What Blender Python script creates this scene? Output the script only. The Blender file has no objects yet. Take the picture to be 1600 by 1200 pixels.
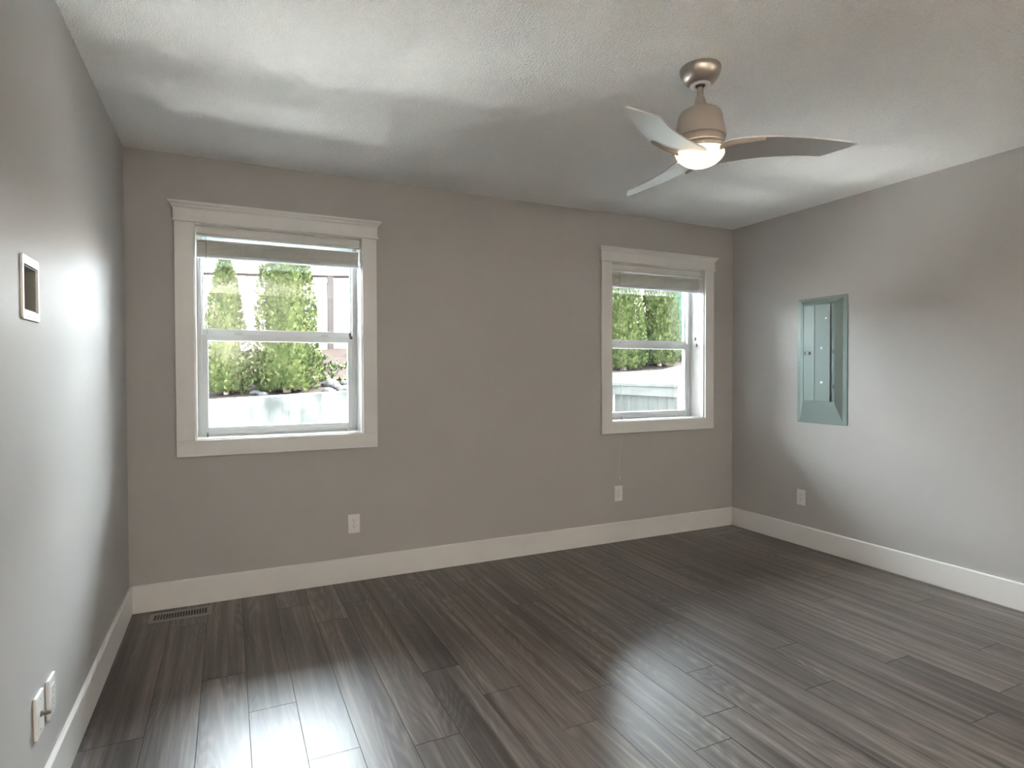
import bpy, bmesh, math, random
from mathutils import Vector, Matrix, noise as mnoise
PI = math.pi
S = bpy.context.scene
COL = S.collection

# ------------------------------------------------------------------ camera
cam_d = bpy.data.cameras.new('camera')
cam = bpy.data.objects.new('camera', cam_d)
COL.objects.link(cam)
cam_d.sensor_fit = 'HORIZONTAL'
cam_d.sensor_width = 36.0
cam_d.lens = 930.83 / 1600 * 36.0
cam_d.clip_start = 0.05
cam_d.clip_end = 200
_r = Vector((0.9029746, -0.42968435, -0.00286739))
_u = Vector((0.0099841, 0.01430917, 0.99984777))
_f = Vector((0.42957791, 0.90286577, -0.01721083))
M = Matrix((( _r.x, _u.x, -_f.x, 0.48245), (_r.y, _u.y, -_f.y, -3.67412),
            (_r.z, _u.z, -_f.z, 1.25730), (0, 0, 0, 1)))
cam.matrix_world = M
S.camera = cam

# ------------------------------------------------------------------ world, exposure
S.view_settings.view_transform = 'Standard'
S.view_settings.look = 'None'
S.view_settings.gamma = 1
S.view_settings.use_curve_mapping = False
S.view_settings.exposure = 4.0
SKY = 3.8
world = bpy.data.worlds.new('sky')
S.world = world
world.use_nodes = True
wn = world.node_tree.nodes
wl = world.node_tree.links
wn.clear()
wo = wn.new('ShaderNodeOutputWorld')
bg = wn.new('ShaderNodeBackground')
tc = wn.new('ShaderNodeTexCoord')
sx = wn.new('ShaderNodeSeparateXYZ')
cr = wn.new('ShaderNodeValToRGB')
cr.color_ramp.elements[0].position = 0.0
cr.color_ramp.elements[0].color = (0.80, 0.90, 0.96, 1)
cr.color_ramp.elements[1].position = 0.8
cr.color_ramp.elements[1].color = (0.92, 1.0, 1.10, 1)
wl.new(tc.outputs['Generated'], sx.inputs[0])
wl.new(sx.outputs['Z'], cr.inputs[0])
wl.new(cr.outputs[0], bg.inputs[0])
dt = wn.new('ShaderNodeVectorMath')
dt.operation = 'DOT_PRODUCT'
dt.inputs[1].default_value = (0.963, -0.268, 0.0)
wl.new(tc.outputs['Generated'], dt.inputs[0])
sg = wn.new('ShaderNodeMapRange')       # hazy sky, brighter toward the side of the sun
sg.interpolation_type = 'SMOOTHSTEP'
sg.inputs[1].default_value = 0.0
sg.inputs[2].default_value = 0.45
sg.inputs[3].default_value = SKY
sg.inputs[4].default_value = SKY * 1.65
wl.new(dt.outputs['Value'], sg.inputs[0])
wl.new(sg.outputs[0], bg.inputs[1])
wl.new(bg.outputs[0], wo.inputs[0])


sun_d = bpy.data.lights.new('sun', 'SUN')
sun_d.energy = 13.0
sun_d.angle = math.radians(4)
sun_d.color = (1.0, 0.97, 0.90)
sun = bpy.data.objects.new('sun', sun_d)
COL.objects.link(sun)
sun.rotation_euler = Vector((0.72, -0.20, 0.90)).to_track_quat('Z', 'Y').to_euler()
sun.location = (8, -2, 9)


def portal(name, x0, x1, z0, z1, y, to_minus_y):
    l = bpy.data.lights.new(name, 'AREA')
    l.shape = 'RECTANGLE'
    l.size = x1 - x0
    l.size_y = z1 - z0
    l.cycles.is_portal = True
    o = bpy.data.objects.new(name, l)
    COL.objects.link(o)
    o.location = ((x0 + x1) / 2, y, (z0 + z1) / 2)
    # area lights shine along local -Z
    o.rotation_euler = (PI / 2 if not to_minus_y else -PI / 2, 0, 0)
    return o


# room dimensions
W, H, YB = 4.252, 2.44, -5.6          # width, height, rear wall
WX = ((0.320, 1.220), (3.044, 3.942))  # two window openings
WZ0, WZ1 = 0.900, 2.080
FILL_W = 18.5  # power of the added fill uplights
for i, (a, b) in enumerate(WX):
    portal('portal_%d' % (i + 1), a, b, WZ0, WZ1, 0.24, True)


# ------------------------------------------------------------------ materials
def newmat(name):
    m = bpy.data.materials.new(name)
    m.use_nodes = True
    return m, m.node_tree.nodes, m.node_tree.links, m.node_tree.nodes['Principled BSDF']


def mat(name, col, rough=0.5, metal=0.0, spec=0.5, bump=0.0, bscale=200.0, var=0.0, vscale=3.0, coat=0.0, stretch=None):
    m, n, l, p = newmat(name)
    p.inputs['Base Color'].default_value = (*col, 1)
    p.inputs['Roughness'].default_value = rough
    p.inputs['Metallic'].default_value = metal
    p.inputs['Specular IOR Level'].default_value = spec
    p.inputs['Coat Weight'].default_value = coat
    t = n.new('ShaderNodeTexCoord')
    src = t.outputs['Object']
    if stretch:
        mp = n.new('ShaderNodeMapping')
        mp.inputs['Scale'].default_value = stretch
        l.new(src, mp.inputs[0])
        src = mp.outputs[0]
    if var:
        nz = n.new('ShaderNodeTexNoise')
        nz.inputs['Scale'].default_value = vscale
        nz.inputs['Detail'].default_value = 4
        l.new(src, nz.inputs['Vector'])
        mx = n.new('ShaderNodeMix')
        mx.data_type = 'RGBA'
        mx.inputs[6].default_value = (*[c * (1 - var) for c in col], 1)
        mx.inputs[7].default_value = (*[min(1, c * (1 + var)) for c in col], 1)
        l.new(nz.outputs[0], mx.inputs[0])
        l.new(mx.outputs[2], p.inputs['Base Color'])
    if bump:
        nz = n.new('ShaderNodeTexNoise')
        nz.inputs['Scale'].default_value = bscale
        nz.inputs['Detail'].default_value = 3
        l.new(src, nz.inputs['Vector'])
        b = n.new('ShaderNodeBump')
        b.inputs['Strength'].default_value = bump
        b.inputs['Distance'].default_value = 0.002
        l.new(nz.outputs[0], b.inputs['Height'])
        l.new(b.outputs[0], p.inputs['Normal'])
    return m


M_wall = mat('wall_paint', (0.445, 0.431, 0.418), 0.50, bump=0.10, bscale=90, spec=0.22)
M_trim = mat('trim_paint', (0.72, 0.71, 0.695), 0.30, bump=0.02, bscale=60)
M_vinyl = mat('white_vinyl', (0.72, 0.76, 0.77), 0.35)
M_plate = mat('white_plastic', (0.80, 0.79, 0.77), 0.25)
M_dark = mat('recess_shade', (0.02, 0.02, 0.02), 0.6)
M_slot = mat('slot_grey', (0.10, 0.10, 0.10), 0.5)
M_box = mat('grey_box_plastic', (0.20, 0.20, 0.18), 0.5)
M_screw = mat('screw_metal', (0.35, 0.35, 0.34), 0.35, metal=0.9)
M_panel = mat('grey_green_enamel', (0.235, 0.300, 0.285), 0.38, spec=0.5, var=0.03, vscale=8)
M_panel_d = mat('panel_shadow_gap', (0.05, 0.06, 0.06), 0.6)
M_sticker = mat('white_sticker_residue', (0.85, 0.88, 0.88), 0.6)
M_register = mat('brown_grey_register_enamel', (0.27, 0.25, 0.225), 0.5, metal=0.0)
M_nickel = mat('brushed_nickel', (0.50, 0.45, 0.40), 0.30, metal=1.0, bump=0.03, bscale=500, stretch=(1, 1, 0.05))
tg = M_nickel.node_tree.nodes.new('ShaderNodeTangent')
tg.direction_type = 'RADIAL'
tg.axis = 'Z'
M_nickel.node_tree.links.new(tg.outputs[0], M_nickel.node_tree.nodes['Principled BSDF'].inputs['Tangent'])
M_nickel.node_tree.nodes['Principled BSDF'].inputs['Anisotropic'].default_value = 0.75
M_satin = mat('satin_nickel_paint', (0.44, 0.39, 0.34), 0.42, metal=0.35)
M_blade = mat('silver_blade_paint', (0.72, 0.71, 0.70), 0.36, metal=0.72)
M_white_ring = mat('white_hanger_ring', (0.82, 0.78, 0.74), 0.4)
M_rubber = mat('hanger_ball', (0.06, 0.05, 0.045), 0.5)
M_slat = mat('faux_wood_slats', (0.80, 0.79, 0.73), 0.45, var=0.05, vscale=30, stretch=(1, 1, 60))
M_valance = mat('blind_valance_white', (0.66, 0.66, 0.64), 0.42)
M_brail = mat('blind_bottom_rail', (0.60, 0.62, 0.66), 0.4)
M_cord = mat('blind_cord', (0.75, 0.75, 0.72), 0.7)
M_wand = mat('clear_grey_wand', (0.30, 0.28, 0.25), 0.3)
M_brass = mat('coax_metal', (0.22, 0.20, 0.14), 0.35, metal=0.9)
M_siding = mat('house_siding', (0.55, 0.55, 0.53), 0.7)


def glass_mat():
    m, n, l, p = newmat('window_glass')
    n.remove(p)
    o = n['Material Output']
    tr = n.new('ShaderNodeBsdfTransparent')
    tr.inputs[0].default_value = (0.95, 0.97, 0.96, 1)
    gl = n.new('ShaderNodeBsdfGlossy')
    gl.inputs['Roughness'].default_value = 0.0
    fr = n.new('ShaderNodeFresnel')
    fr.inputs[0].default_value = 1.45
    mx = n.new('ShaderNodeMixShader')
    l.new(fr.outputs[0], mx.inputs[0])
    l.new(tr.outputs[0], mx.inputs[1])
    l.new(gl.outputs[0], mx.inputs[2])
    l.new(mx.outputs[0], o.inputs[0])
    return m


M_glass = glass_mat()


def lamp_mat():
    m, n, l, p = newmat('lit_frosted_glass')
    p.inputs['Base Color'].default_value = (0.9, 0.85, 0.75, 1)
    p.inputs['Roughness'].default_value = 0.25
    p.inputs['Emission Color'].default_value = (1.0, 0.80, 0.55, 1)
    p.inputs['Emission Strength'].default_value = 2.6
    t = n.new('ShaderNodeTexCoord')
    nz = n.new('ShaderNodeTexNoise')
    nz.inputs['Scale'].default_value = 14
    nz.inputs['Detail'].default_value = 3
    l.new(t.outputs['Object'], nz.inputs['Vector'])
    mr = n.new('ShaderNodeMapRange')
    mr.inputs[3].default_value = 0.06
    mr.inputs[4].default_value = 0.11
    l.new(nz.outputs[0], mr.inputs[0])
    l.new(mr.outputs[0], p.inputs['Emission Strength'])
    return m


M_lamp = lamp_mat()


def ceiling_mat():
    m, n, l, p = newmat('textured_ceiling_paint')
    p.inputs['Base Color'].default_value = (0.72, 0.70, 0.68, 1)
    p.inputs['Roughness'].default_value = 0.85
    p.inputs['Specular IOR Level'].default_value = 0.2
    t = n.new('ShaderNodeTexCoord')
    a = n.new('ShaderNodeTexNoise')
    a.inputs['Scale'].default_value = 95
    a.inputs['Detail'].default_value = 4
    a.inputs['Roughness'].default_value = 0.65
    b = n.new('ShaderNodeTexVoronoi')
    b.inputs['Scale'].default_value = 140
    ad = n.new('ShaderNodeMath')
    ad.operation = 'ADD'
    l.new(t.outputs['Object'], a.inputs['Vector'])
    l.new(t.outputs['Object'], b.inputs['Vector'])
    l.new(a.outputs[0], ad.inputs[0])
    l.new(b.outputs[0], ad.inputs[1])
    bp = n.new('ShaderNodeBump')
    bp.inputs['Strength'].default_value = 0.9
    bp.inputs['Distance'].default_value = 0.006
    l.new(ad.outputs[0], bp.inputs['Height'])
    l.new(bp.outputs[0], p.inputs['Normal'])
    # fine grain of the sprayed texture itself
    mx = n.new('ShaderNodeMix')
    mx.data_type = 'RGBA'
    mx.inputs[6].default_value = (0.84, 0.835, 0.825, 1)
    mx.inputs[7].default_value = (0.93, 0.925, 0.915, 1)
    l.new(a.outputs[0], mx.inputs[0])
    l.new(mx.outputs[2], p.inputs['Base Color'])
    return m


M_ceil = ceiling_mat()


def floor_mat():
    m, n, l, p = newmat('grey_oak_laminate')
    t = n.new('ShaderNodeTexCoord')
    at = n.new('ShaderNodeAttribute')
    at.attribute_name = 'plank'
    comb = n.new('ShaderNodeVectorMath')      # every plank cut from another spot of the grain
    comb.operation = 'MULTIPLY_ADD'
    comb.inputs[1].default_value = (7.3, 31.7, 13.1)
    l.new(at.outputs['Color'], comb.inputs[0])
    l.new(t.outputs['Object'], comb.inputs[2])

    def mapping(s):
        mp = n.new('ShaderNodeMapping')
        mp.inputs['Scale'].default_value = s
        l.new(comb.outputs[0], mp.inputs[0])
        return mp.outputs[0]

    def nz(vec, sc, det=4, rough=0.55, dist=0.0):
        a = n.new('ShaderNodeTexNoise')
        a.inputs['Scale'].default_value = sc
        a.inputs['Detail'].default_value = det
        a.inputs['Roughness'].default_value = rough
        a.inputs['Distortion'].default_value = dist
        l.new(vec, a.inputs['Vector'])
        return a.outputs[0]

    def ramp(v, pts):
        r = n.new('ShaderNodeValToRGB')
        e = r.color_ramp.elements
        e[0].position, e[0].color = pts[0][0], (*pts[0][1], 1)
        e[1].position, e[1].color = pts[-1][0], (*pts[-1][1], 1)
        for q in pts[1:-1]:
            k = e.new(q[0])
            k.color = (*q[1], 1)
        l.new(v, r.inputs[0])
        return r.outputs[0]

    def mix(f, a, b, mode='MIX', fac=None):
        x = n.new('ShaderNodeMix')
        x.data_type = 'RGBA'
        x.blend_type = mode
        if fac is not None:
            x.inputs[0].default_value = fac
        else:
            l.new(f, x.inputs[0])
        l.new(a, x.inputs[6])
        l.new(b, x.inputs[7])
        return x.outputs[2]

    # cathedral figure: contour bands of a stretched noise
    v1 = mapping((6.5, 0.85, 1.0))
    f1 = nz(v1, 1.0, 1.5, 0.45, 0.25)
    mul = n.new('ShaderNodeMath')
    mul.operation = 'MULTIPLY'
    mul.inputs[1].default_value = 26
    l.new(f1, mul.inputs[0])
    fr = n.new('ShaderNodeMath')
    fr.operation = 'FRACT'
    l.new(mul.outputs[0], fr.inputs[0])
    rings = ramp(fr.outputs[0], [(0.0, (0.68,) * 3), (0.30, (0.92,) * 3), (0.60, (1.38,) * 3), (0.78, (1.0,) * 3), (1.0, (0.68,) * 3)])
    # fine pores
    v2 = mapping((170.0, 5.0, 1.0))
    f2 = nz(v2, 1.0, 5, 0.65)
    pores = ramp(f2, [(0.34, (0.40,) * 3), (0.52, (0.95,) * 3), (0.75, (1.0,) * 3)])
    v3 = mapping((34.0, 0.9, 1.0))
    f3 = nz(v3, 1.0, 5, 0.55, 0.15)
    base = ramp(f3, [(0.34, (0.047, 0.036, 0.030)), (0.45, (0.082, 0.066, 0.057)), (0.55, (0.120, 0.100, 0.087)), (0.68, (0.190, 0.160, 0.142))])
    v4 = mapping((5.0, 1.0, 1.0))
    f4 = nz(v4, 1.0, 2)
    msk = ramp(f4, [(0.40, (0.15,) * 3), (0.58, (0.95,) * 3)])
    c = mix(msk, base, mix(None, base, rings, 'MULTIPLY', 1.0))
    c = mix(None, c, pores, 'MULTIPLY', 0.55)
    # plank to plank tone
    tone = ramp(at.outputs['Fac'], [(0.0, (0.78, 0.76, 0.75)), (0.5, (1.0, 0.98, 0.96)), (1.0, (1.22, 1.20, 1.16))])
    c = mix(None, c, tone, 'MULTIPLY', 1.0)
    # knots
    vo = n.new('ShaderNodeTexVoronoi')
    vo.inputs['Scale'].default_value = 1.0
    l.new(mapping((7.5, 3.2, 1.0)), vo.inputs['Vector'])
    kn = ramp(vo.outputs['Distance'], [(0.03, (1,) * 3), (0.11, (0,) * 3)])
    kk = n.new('ShaderNodeMath')
    kk.operation = 'GREATER_THAN'
    kk.inputs[1].default_value = 0.62
    sc_ = n.new('ShaderNodeSeparateColor')
    l.new(vo.outputs['Color'], sc_.inputs[0])
    l.new(sc_.outputs[0], kk.inputs[0])
    km = n.new('ShaderNodeMath')
    km.operation = 'MULTIPLY'
    l.new(kn, km.inputs[0])
    l.new(kk.outputs[0], km.inputs[1])
    kc = n.new('ShaderNodeRGB')
    kc.outputs[0].default_value = (0.035, 0.027, 0.022, 1)
    km2 = n.new('ShaderNodeMath')
    km2.operation = 'MULTIPLY'
    km2.inputs[1].default_value = 0.75
    l.new(km.outputs[0], km2.inputs[0])
    c = mix(km2.outputs[0], c, kc.outputs[0])
    l.new(c, p.inputs['Base Color'])
    rr = n.new('ShaderNodeMapRange')
    rr.inputs[3].default_value = 0.30
    rr.inputs[4].default_value = 0.37
    l.new(f3, rr.inputs[0])
    l.new(rr.outputs[0], p.inputs['Roughness'])
    p.inputs['Specular IOR Level'].default_value = 0.6
    bp = n.new('ShaderNodeBump')
    bp.inputs['Strength'].default_value = 0.12
    bp.inputs['Distance'].default_value = 0.001
    l.new(f2, bp.inputs['Height'])
    l.new(bp.outputs[0], p.inputs['Normal'])
    return m


M_floor = floor_mat()
M_floor_gap = mat('plank_groove', (0.02, 0.017, 0.015), 0.7)


# outdoor materials
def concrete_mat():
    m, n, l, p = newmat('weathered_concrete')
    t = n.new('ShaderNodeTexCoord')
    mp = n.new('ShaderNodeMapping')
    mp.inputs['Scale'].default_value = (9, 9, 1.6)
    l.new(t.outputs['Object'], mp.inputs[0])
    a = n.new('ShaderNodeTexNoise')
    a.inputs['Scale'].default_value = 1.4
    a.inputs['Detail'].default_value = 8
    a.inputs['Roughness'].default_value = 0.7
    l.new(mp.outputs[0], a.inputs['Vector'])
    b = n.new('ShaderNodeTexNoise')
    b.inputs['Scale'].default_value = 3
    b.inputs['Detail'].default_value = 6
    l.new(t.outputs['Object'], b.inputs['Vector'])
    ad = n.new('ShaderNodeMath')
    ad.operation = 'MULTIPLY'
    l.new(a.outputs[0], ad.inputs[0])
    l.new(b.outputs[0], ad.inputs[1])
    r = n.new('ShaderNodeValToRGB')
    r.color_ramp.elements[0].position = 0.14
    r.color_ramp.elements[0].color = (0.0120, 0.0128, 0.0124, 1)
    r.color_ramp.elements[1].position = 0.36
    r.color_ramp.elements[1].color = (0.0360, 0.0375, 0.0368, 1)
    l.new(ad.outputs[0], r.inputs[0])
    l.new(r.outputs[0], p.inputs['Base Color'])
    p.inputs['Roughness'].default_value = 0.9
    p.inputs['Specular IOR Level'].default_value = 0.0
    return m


M_conc = concrete_mat()
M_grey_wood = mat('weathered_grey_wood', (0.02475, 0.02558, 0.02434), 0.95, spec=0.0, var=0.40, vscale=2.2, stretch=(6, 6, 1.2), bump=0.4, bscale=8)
M_grey_rail = mat('weathered_grey_rail', (0.0297, 0.03053, 0.02887), 0.95, spec=0.0, var=0.40, vscale=2.2, stretch=(6, 1.2, 6), bump=0.4, bscale=8)
M_cedar = mat('pale_cedar_boards', (0.50, 0.43, 0.40), 0.8, var=0.08, vscale=3, stretch=(6, 6, 1))
M_cedar_d = mat('cedar_cap', (0.007532, 0.005568, 0.005076), 0.9, spec=0.0, var=0.1, vscale=3)
M_cedar_p = mat('cedar_post', (0.01416, 0.01187, 0.01119), 0.9, spec=0.0, var=0.1, vscale=3)
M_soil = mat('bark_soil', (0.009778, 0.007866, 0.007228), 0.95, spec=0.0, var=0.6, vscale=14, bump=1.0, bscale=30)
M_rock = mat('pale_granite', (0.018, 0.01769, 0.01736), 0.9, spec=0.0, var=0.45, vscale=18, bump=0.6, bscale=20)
M_gravel = mat('side_yard_gravel', (0.82, 0.82, 0.80), 0.95, var=0.5, vscale=60, bump=1.0, bscale=60)
M_white_post = mat('white_gate_post', (0.75, 0.77, 0.78), 0.6)
M_bark = mat('cedar_bark', (0.16, 0.12, 0.10), 0.9, var=0.3, vscale=20)


def leaf_mat(name, c0, c1, c2):
    m, n, l, p = newmat(name)
    t = n.new('ShaderNodeTexCoord')
    a = n.new('ShaderNodeTexNoise')
    a.inputs['Scale'].default_value = 13
    a.inputs['Detail'].default_value = 5
    a.inputs['Roughness'].default_value = 0.7
    l.new(t.outputs['Object'], a.inputs['Vector'])
    r = n.new('ShaderNodeValToRGB')
    e = r.color_ramp.elements
    e[0].position, e[0].color = 0.33, (*c0, 1)
    e[1].position, e[1].color = 0.68, (*c2, 1)
    k = e.new(0.5)
    k.color = (*c1, 1)
    l.new(a.outputs[0], r.inputs[0])
    l.new(r.outputs[0], p.inputs['Base Color'])
    p.inputs['Roughness'].default_value = 0.6
    p.inputs['Specular IOR Level'].default_value = 0.0
    return m


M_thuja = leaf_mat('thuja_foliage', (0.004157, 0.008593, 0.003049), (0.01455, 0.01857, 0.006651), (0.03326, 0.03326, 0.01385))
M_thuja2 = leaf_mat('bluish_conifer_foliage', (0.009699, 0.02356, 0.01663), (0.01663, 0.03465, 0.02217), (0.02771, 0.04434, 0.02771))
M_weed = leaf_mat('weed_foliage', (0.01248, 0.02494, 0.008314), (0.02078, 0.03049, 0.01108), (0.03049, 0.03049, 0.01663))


# ------------------------------------------------------------------ mesh helpers
def link(name, me, m=None, parent=None):
    o = bpy.data.objects.new(name, me)
    COL.objects.link(o)
    if m is not None and len(me.materials) == 0:
        me.materials.append(m)
    if parent is not None:
        o.parent = parent
    return o


def obj(name, bm, m, parent=None, smooth=False, bevel=0.0, loc=(0, 0, 0), seg=2):
    me = bpy.data.meshes.new(name)
    bmesh.ops.recalc_face_normals(bm, faces=bm.faces[:])
    bm.to_mesh(me)
    bm.free()
    o = link(name, me, m, parent)
    o.location = loc
    if smooth:
        for f in me.polygons:
            f.use_smooth = True
        try:
            me.set_sharp_from_angle(angle=math.radians(40))
        except Exception:
            pass
    if bevel:
        b = o.modifiers.new('bevel', 'BEVEL')
        b.width = bevel
        b.segments = seg
        b.limit_method = 'ANGLE'
        b.angle_limit = math.radians(40)
    return o


def box(bm, x0, x1, y0, y1, z0, z1):
    vs = [bm.verts.new((x, y, z)) for x in (x0, x1) for y in (y0, y1) for z in (z0, z1)]
    for f in ((0, 1, 3, 2), (4, 6, 7, 5), (0, 4, 5, 1), (2, 3, 7, 6), (0, 2, 6, 4), (1, 5, 7, 3)):
        bm.faces.new([vs[i] for i in f])
    return bm


def boxes(*bs):
    bm = bmesh.new()
    for b in bs:
        box(bm, *b)
    return bm


def lathe(prof, n=48, cap=False, axis='Z'):
    """prof: list of (r, z). r=0 ends close."""
    bm = bmesh.new()
    rings = []
    for r, z in prof:
        if r < 1e-6:
            rings.append([bm.verts.new((0, 0, z))])
        else:
            rings.append([bm.verts.new((r * math.cos(2 * PI * i / n), r * math.sin(2 * PI * i / n), z)) for i in range(n)])
    for a, b in zip(rings[:-1], rings[1:]):
        for i in range(n):
            j = (i + 1) % n
            if len(a) == 1 and len(b) == 1:
                continue
            if len(a) == 1:
                bm.faces.new((a[0], b[i], b[j]))
            elif len(b) == 1:
                bm.faces.new((a[i], a[j], b[0]))
            else:
                bm.faces.new((a[i], a[j], b[j], b[i]))
    if cap:
        for rg in (rings[0], rings[-1]):
            if len(rg) > 1:
                bm.faces.new(rg)
    return bm


def tube(bm, pts, r, n=8, caps=True):
    pts = [Vector(p) for p in pts]
    rs = r if isinstance(r, (list, tuple)) else [r] * len(pts)
    rings = []
    for i, p in enumerate(pts):
        d = (pts[min(i + 1, len(pts) - 1)] - pts[max(i - 1, 0)]).normalized()
        up = Vector((0, 0, 1)) if abs(d.z) < 0.9 else Vector((1, 0, 0))
        a = d.cross(up).normalized()
        b = d.cross(a)
        rings.append([bm.verts.new(p + rs[i] * (a * math.cos(2 * PI * k / n) + b * math.sin(2 * PI * k / n))) for k in range(n)])
    for a, b in zip(rings[:-1], rings[1:]):
        for k in range(n):
            bm.faces.new((a[k], a[(k + 1) % n], b[(k + 1) % n], b[k]))
    if caps:
        bm.faces.new(rings[0])
        bm.faces.new(rings[-1])
    return bm


def prism(bm, poly, z0, z1, xf=None):
    """extrude the 2-D polygon from z0 to z1; xf maps (a, b, c) to a point."""
    xf = xf or (lambda a, b, c: (a, b, c))
    lo = [bm.verts.new(xf(a, b, z0)) for a, b in poly]
    hi = [bm.verts.new(xf(a, b, z1)) for a, b in poly]
    n = len(poly)
    bm.faces.new(lo)
    bm.faces.new(hi)
    for i in range(n):
        j = (i + 1) % n
        bm.faces.new((lo[i], lo[j], hi[j], hi[i]))
    return bm


def empty(name, loc, rot=(0, 0, 0)):
    o = bpy.data.objects.new(name, None)
    COL.objects.link(o)
    o.location = loc
    o.rotation_euler = rot
    o.empty_display_size = 0.05
    return o


def tag(o, label, cat, group=None, kind=None):
    o['label'] = label
    o['category'] = cat
    if group:
        o['group'] = group
    if kind:
        o['kind'] = kind
    return o


def struct(o, label, cat):
    return tag(o, label, cat, kind='structure')


def copy_tree(o, parent=None):
    c = o.copy()
    COL.objects.link(c)
    c.parent = parent
    for ch in [q for q in bpy.data.objects if q.parent == o]:
        copy_tree(ch, c)
    return c


# ------------------------------------------------------------------ room shell
T = 0.22
# floor: real planks with grooves between them
P, PX = 0.1665, 0.871
JOINT = {-1: -1.270 + 0, 0: -1.657, 1: -1.731, 2: -1.266, 3: -1.536, 4: -1.870, 5: -1.685, 7: -2.025, 8: -1.750, 9: -1.322,
         10: -2.057, 11: -1.753, 12: -2.471, 13: -2.058, 16: -2.164, -3: -0.940, -4: -1.276, -2: -1.27}
# columns count from x = PX; column k spans PX+k*P .. PX+(k+1)*P
JOINT = {-2: -1.270, -1: -1.657, 0: -0.55, 1: -1.731, 3: -1.536, 2: -1.266, 4: -1.870, 5: -1.685, 6: -0.78, 7: -2.025, 8: -1.750,
         9: -1.322, 10: -2.057, 11: -1.753, 12: -2.471, 13: -2.058, 14: -1.02, 15: -1.45, 16: -2.164, 17: -1.2, 18: -1.7, 19: -0.8,
         20: -1.35, -3: -0.940, -4: -0.30, -5: -1.276, -6: -0.75}
rnd = random.Random(4)
bm = bmesh.new()
lay = bm.loops.layers.float_color.new('plank')
PL = 1.383
REG = ((0.098, 0.388), (3.885, 4.175))   # floor registers sit on top, y -0.062 .. -0.190
for k in range(-5, 21):
    x0, x1 = PX + k * P, PX + (k + 1) * P
    if k == -5:
        x0 = 0.0
    x0, x1 = max(x0, 0.0), min(x1, W)
    if x1 - x0 < 0.005:
        continue
    y = JOINT[k] + 3 * PL
    while y > 0:
        y -= PL
    cuts = [0.0]
    while y > YB:
        cuts.append(y)
        y -= PL
    cuts.append(YB)
    for b, a in zip(cuts[:-1], cuts[1:]):
        if b - a < 0.01:
            continue
        g, dpt = 0.0011, 0.0016
        top = [bm.verts.new((x, yy, 0.0)) for x, yy in ((x0 + g, a + g), (x1 - g, a + g), (x1 - g, b - g), (x0 + g, b - g))]
        low = [bm.verts.new((x, yy, -dpt)) for x, yy in ((x0, a), (x1, a), (x1, b), (x0, b))]
        c = (rnd.random(), rnd.random(), rnd.random(), 1)
        fs = [bm.faces.new(top)]
        for i in range(4):
            fs.append(bm.faces.new((low[i], low[(i + 1) % 4], top[(i + 1) % 4], top[i])))
        for f in fs:
            f.normal_update()
            for lp in f.loops:
                lp[lay] = c
        for f in fs[1:]:
            f.material_index = 1
box(bm, -T, W + T, YB - T, 0.24, -0.2, -0.0016)
me = bpy.data.meshes.new('floor')
bm.to_mesh(me)
bm.free()
me.materials.append(M_floor)
me.materials.append(M_floor_gap)
for pl in me.polygons:
    if pl.vertices and all(me.vertices[v].co.z < -0.0015 for v in pl.vertices):
        pl.material_index = 1
struct(link('floor', me), 'dark grey-brown wood-look plank floor with a soft sheen', 'floor')

struct(obj('ceiling', boxes((-T, W + T, YB - T, T, H, H + 0.15)), M_ceil), 'off-white ceiling with a fine sprayed texture', 'ceiling')
struct(obj('wall_left', boxes((-T, 0, YB, 0.0, 0, 1.426), (-T, 0, YB, 0.0, 1.551, H), (-T, 0, YB, -1.7285, 1.426, 1.551),
                              (-T, 0, -1.6065, 0.0, 1.426, 1.551)), M_wall), 'light grey painted wall on the left of the room', 'wall')
struct(obj('wall_right', boxes((W, W + T, YB, 0.0, 0, H)), M_wall), 'light grey painted wall carrying the breaker panel', 'wall')


def wall_with_holes(name, y0, y1, holes, label):
    bm = bmesh.new()
    xs = -T
    for (a, b, z0, z1) in holes:
        box(bm, xs, a, y0, y1, 0, H)
        box(bm, a, b, y0, y1, 0, z0)
        box(bm, a, b, y0, y1, z1, H)
        xs = b
    box(bm, xs, W + T, y0, y1, 0, H)
    return struct(obj(name, bm, M_wall), label, 'wall')


wall_with_holes('wall_back', 0, T, [(a, b, WZ0, WZ1) for a, b in WX], 'grey painted wall with the two windows in it')
wall_with_holes('wall_rear', YB - T, YB, [], 'grey painted wall behind the viewer')

# baseboards: flat board with an eased top edge
BB, BT = 0.146, 0.015


def baseboard(name, axis, label):
    # profile (depth out of the wall, height)
    prof = [(0, 0.0), (BT, 0.0), (BT, BB - 0.006), (BT - 0.004, BB), (0, BB)]
    bm = bmesh.new()
    if axis == 'back':
        prism(bm, prof, 0, W, lambda d, z, s: (s, -d, z))
    elif axis == 'left':
        prism(bm, prof, YB, -BT, lambda d, z, s: (d, s, z))
    elif axis == 'right':
        prism(bm, prof, YB, -BT, lambda d, z, s: (W - d, s, z))
    else:
        prism(bm, prof, BT, W - BT, lambda d, z, s: (s, YB + d, z))
    return struct(obj(name, bm, M_trim, bevel=0.0015), label, 'baseboard')


baseboard('baseboard_back', 'back', 'wide white baseboard running below the two windows')
baseboard('baseboard_left', 'left', 'wide white baseboard along the left wall')
baseboard('baseboard_right', 'right', 'wide white baseboard along the wall with the breaker panel')
baseboard('baseboard_rear', 'rear', 'wide white baseboard behind the viewer')


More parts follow.
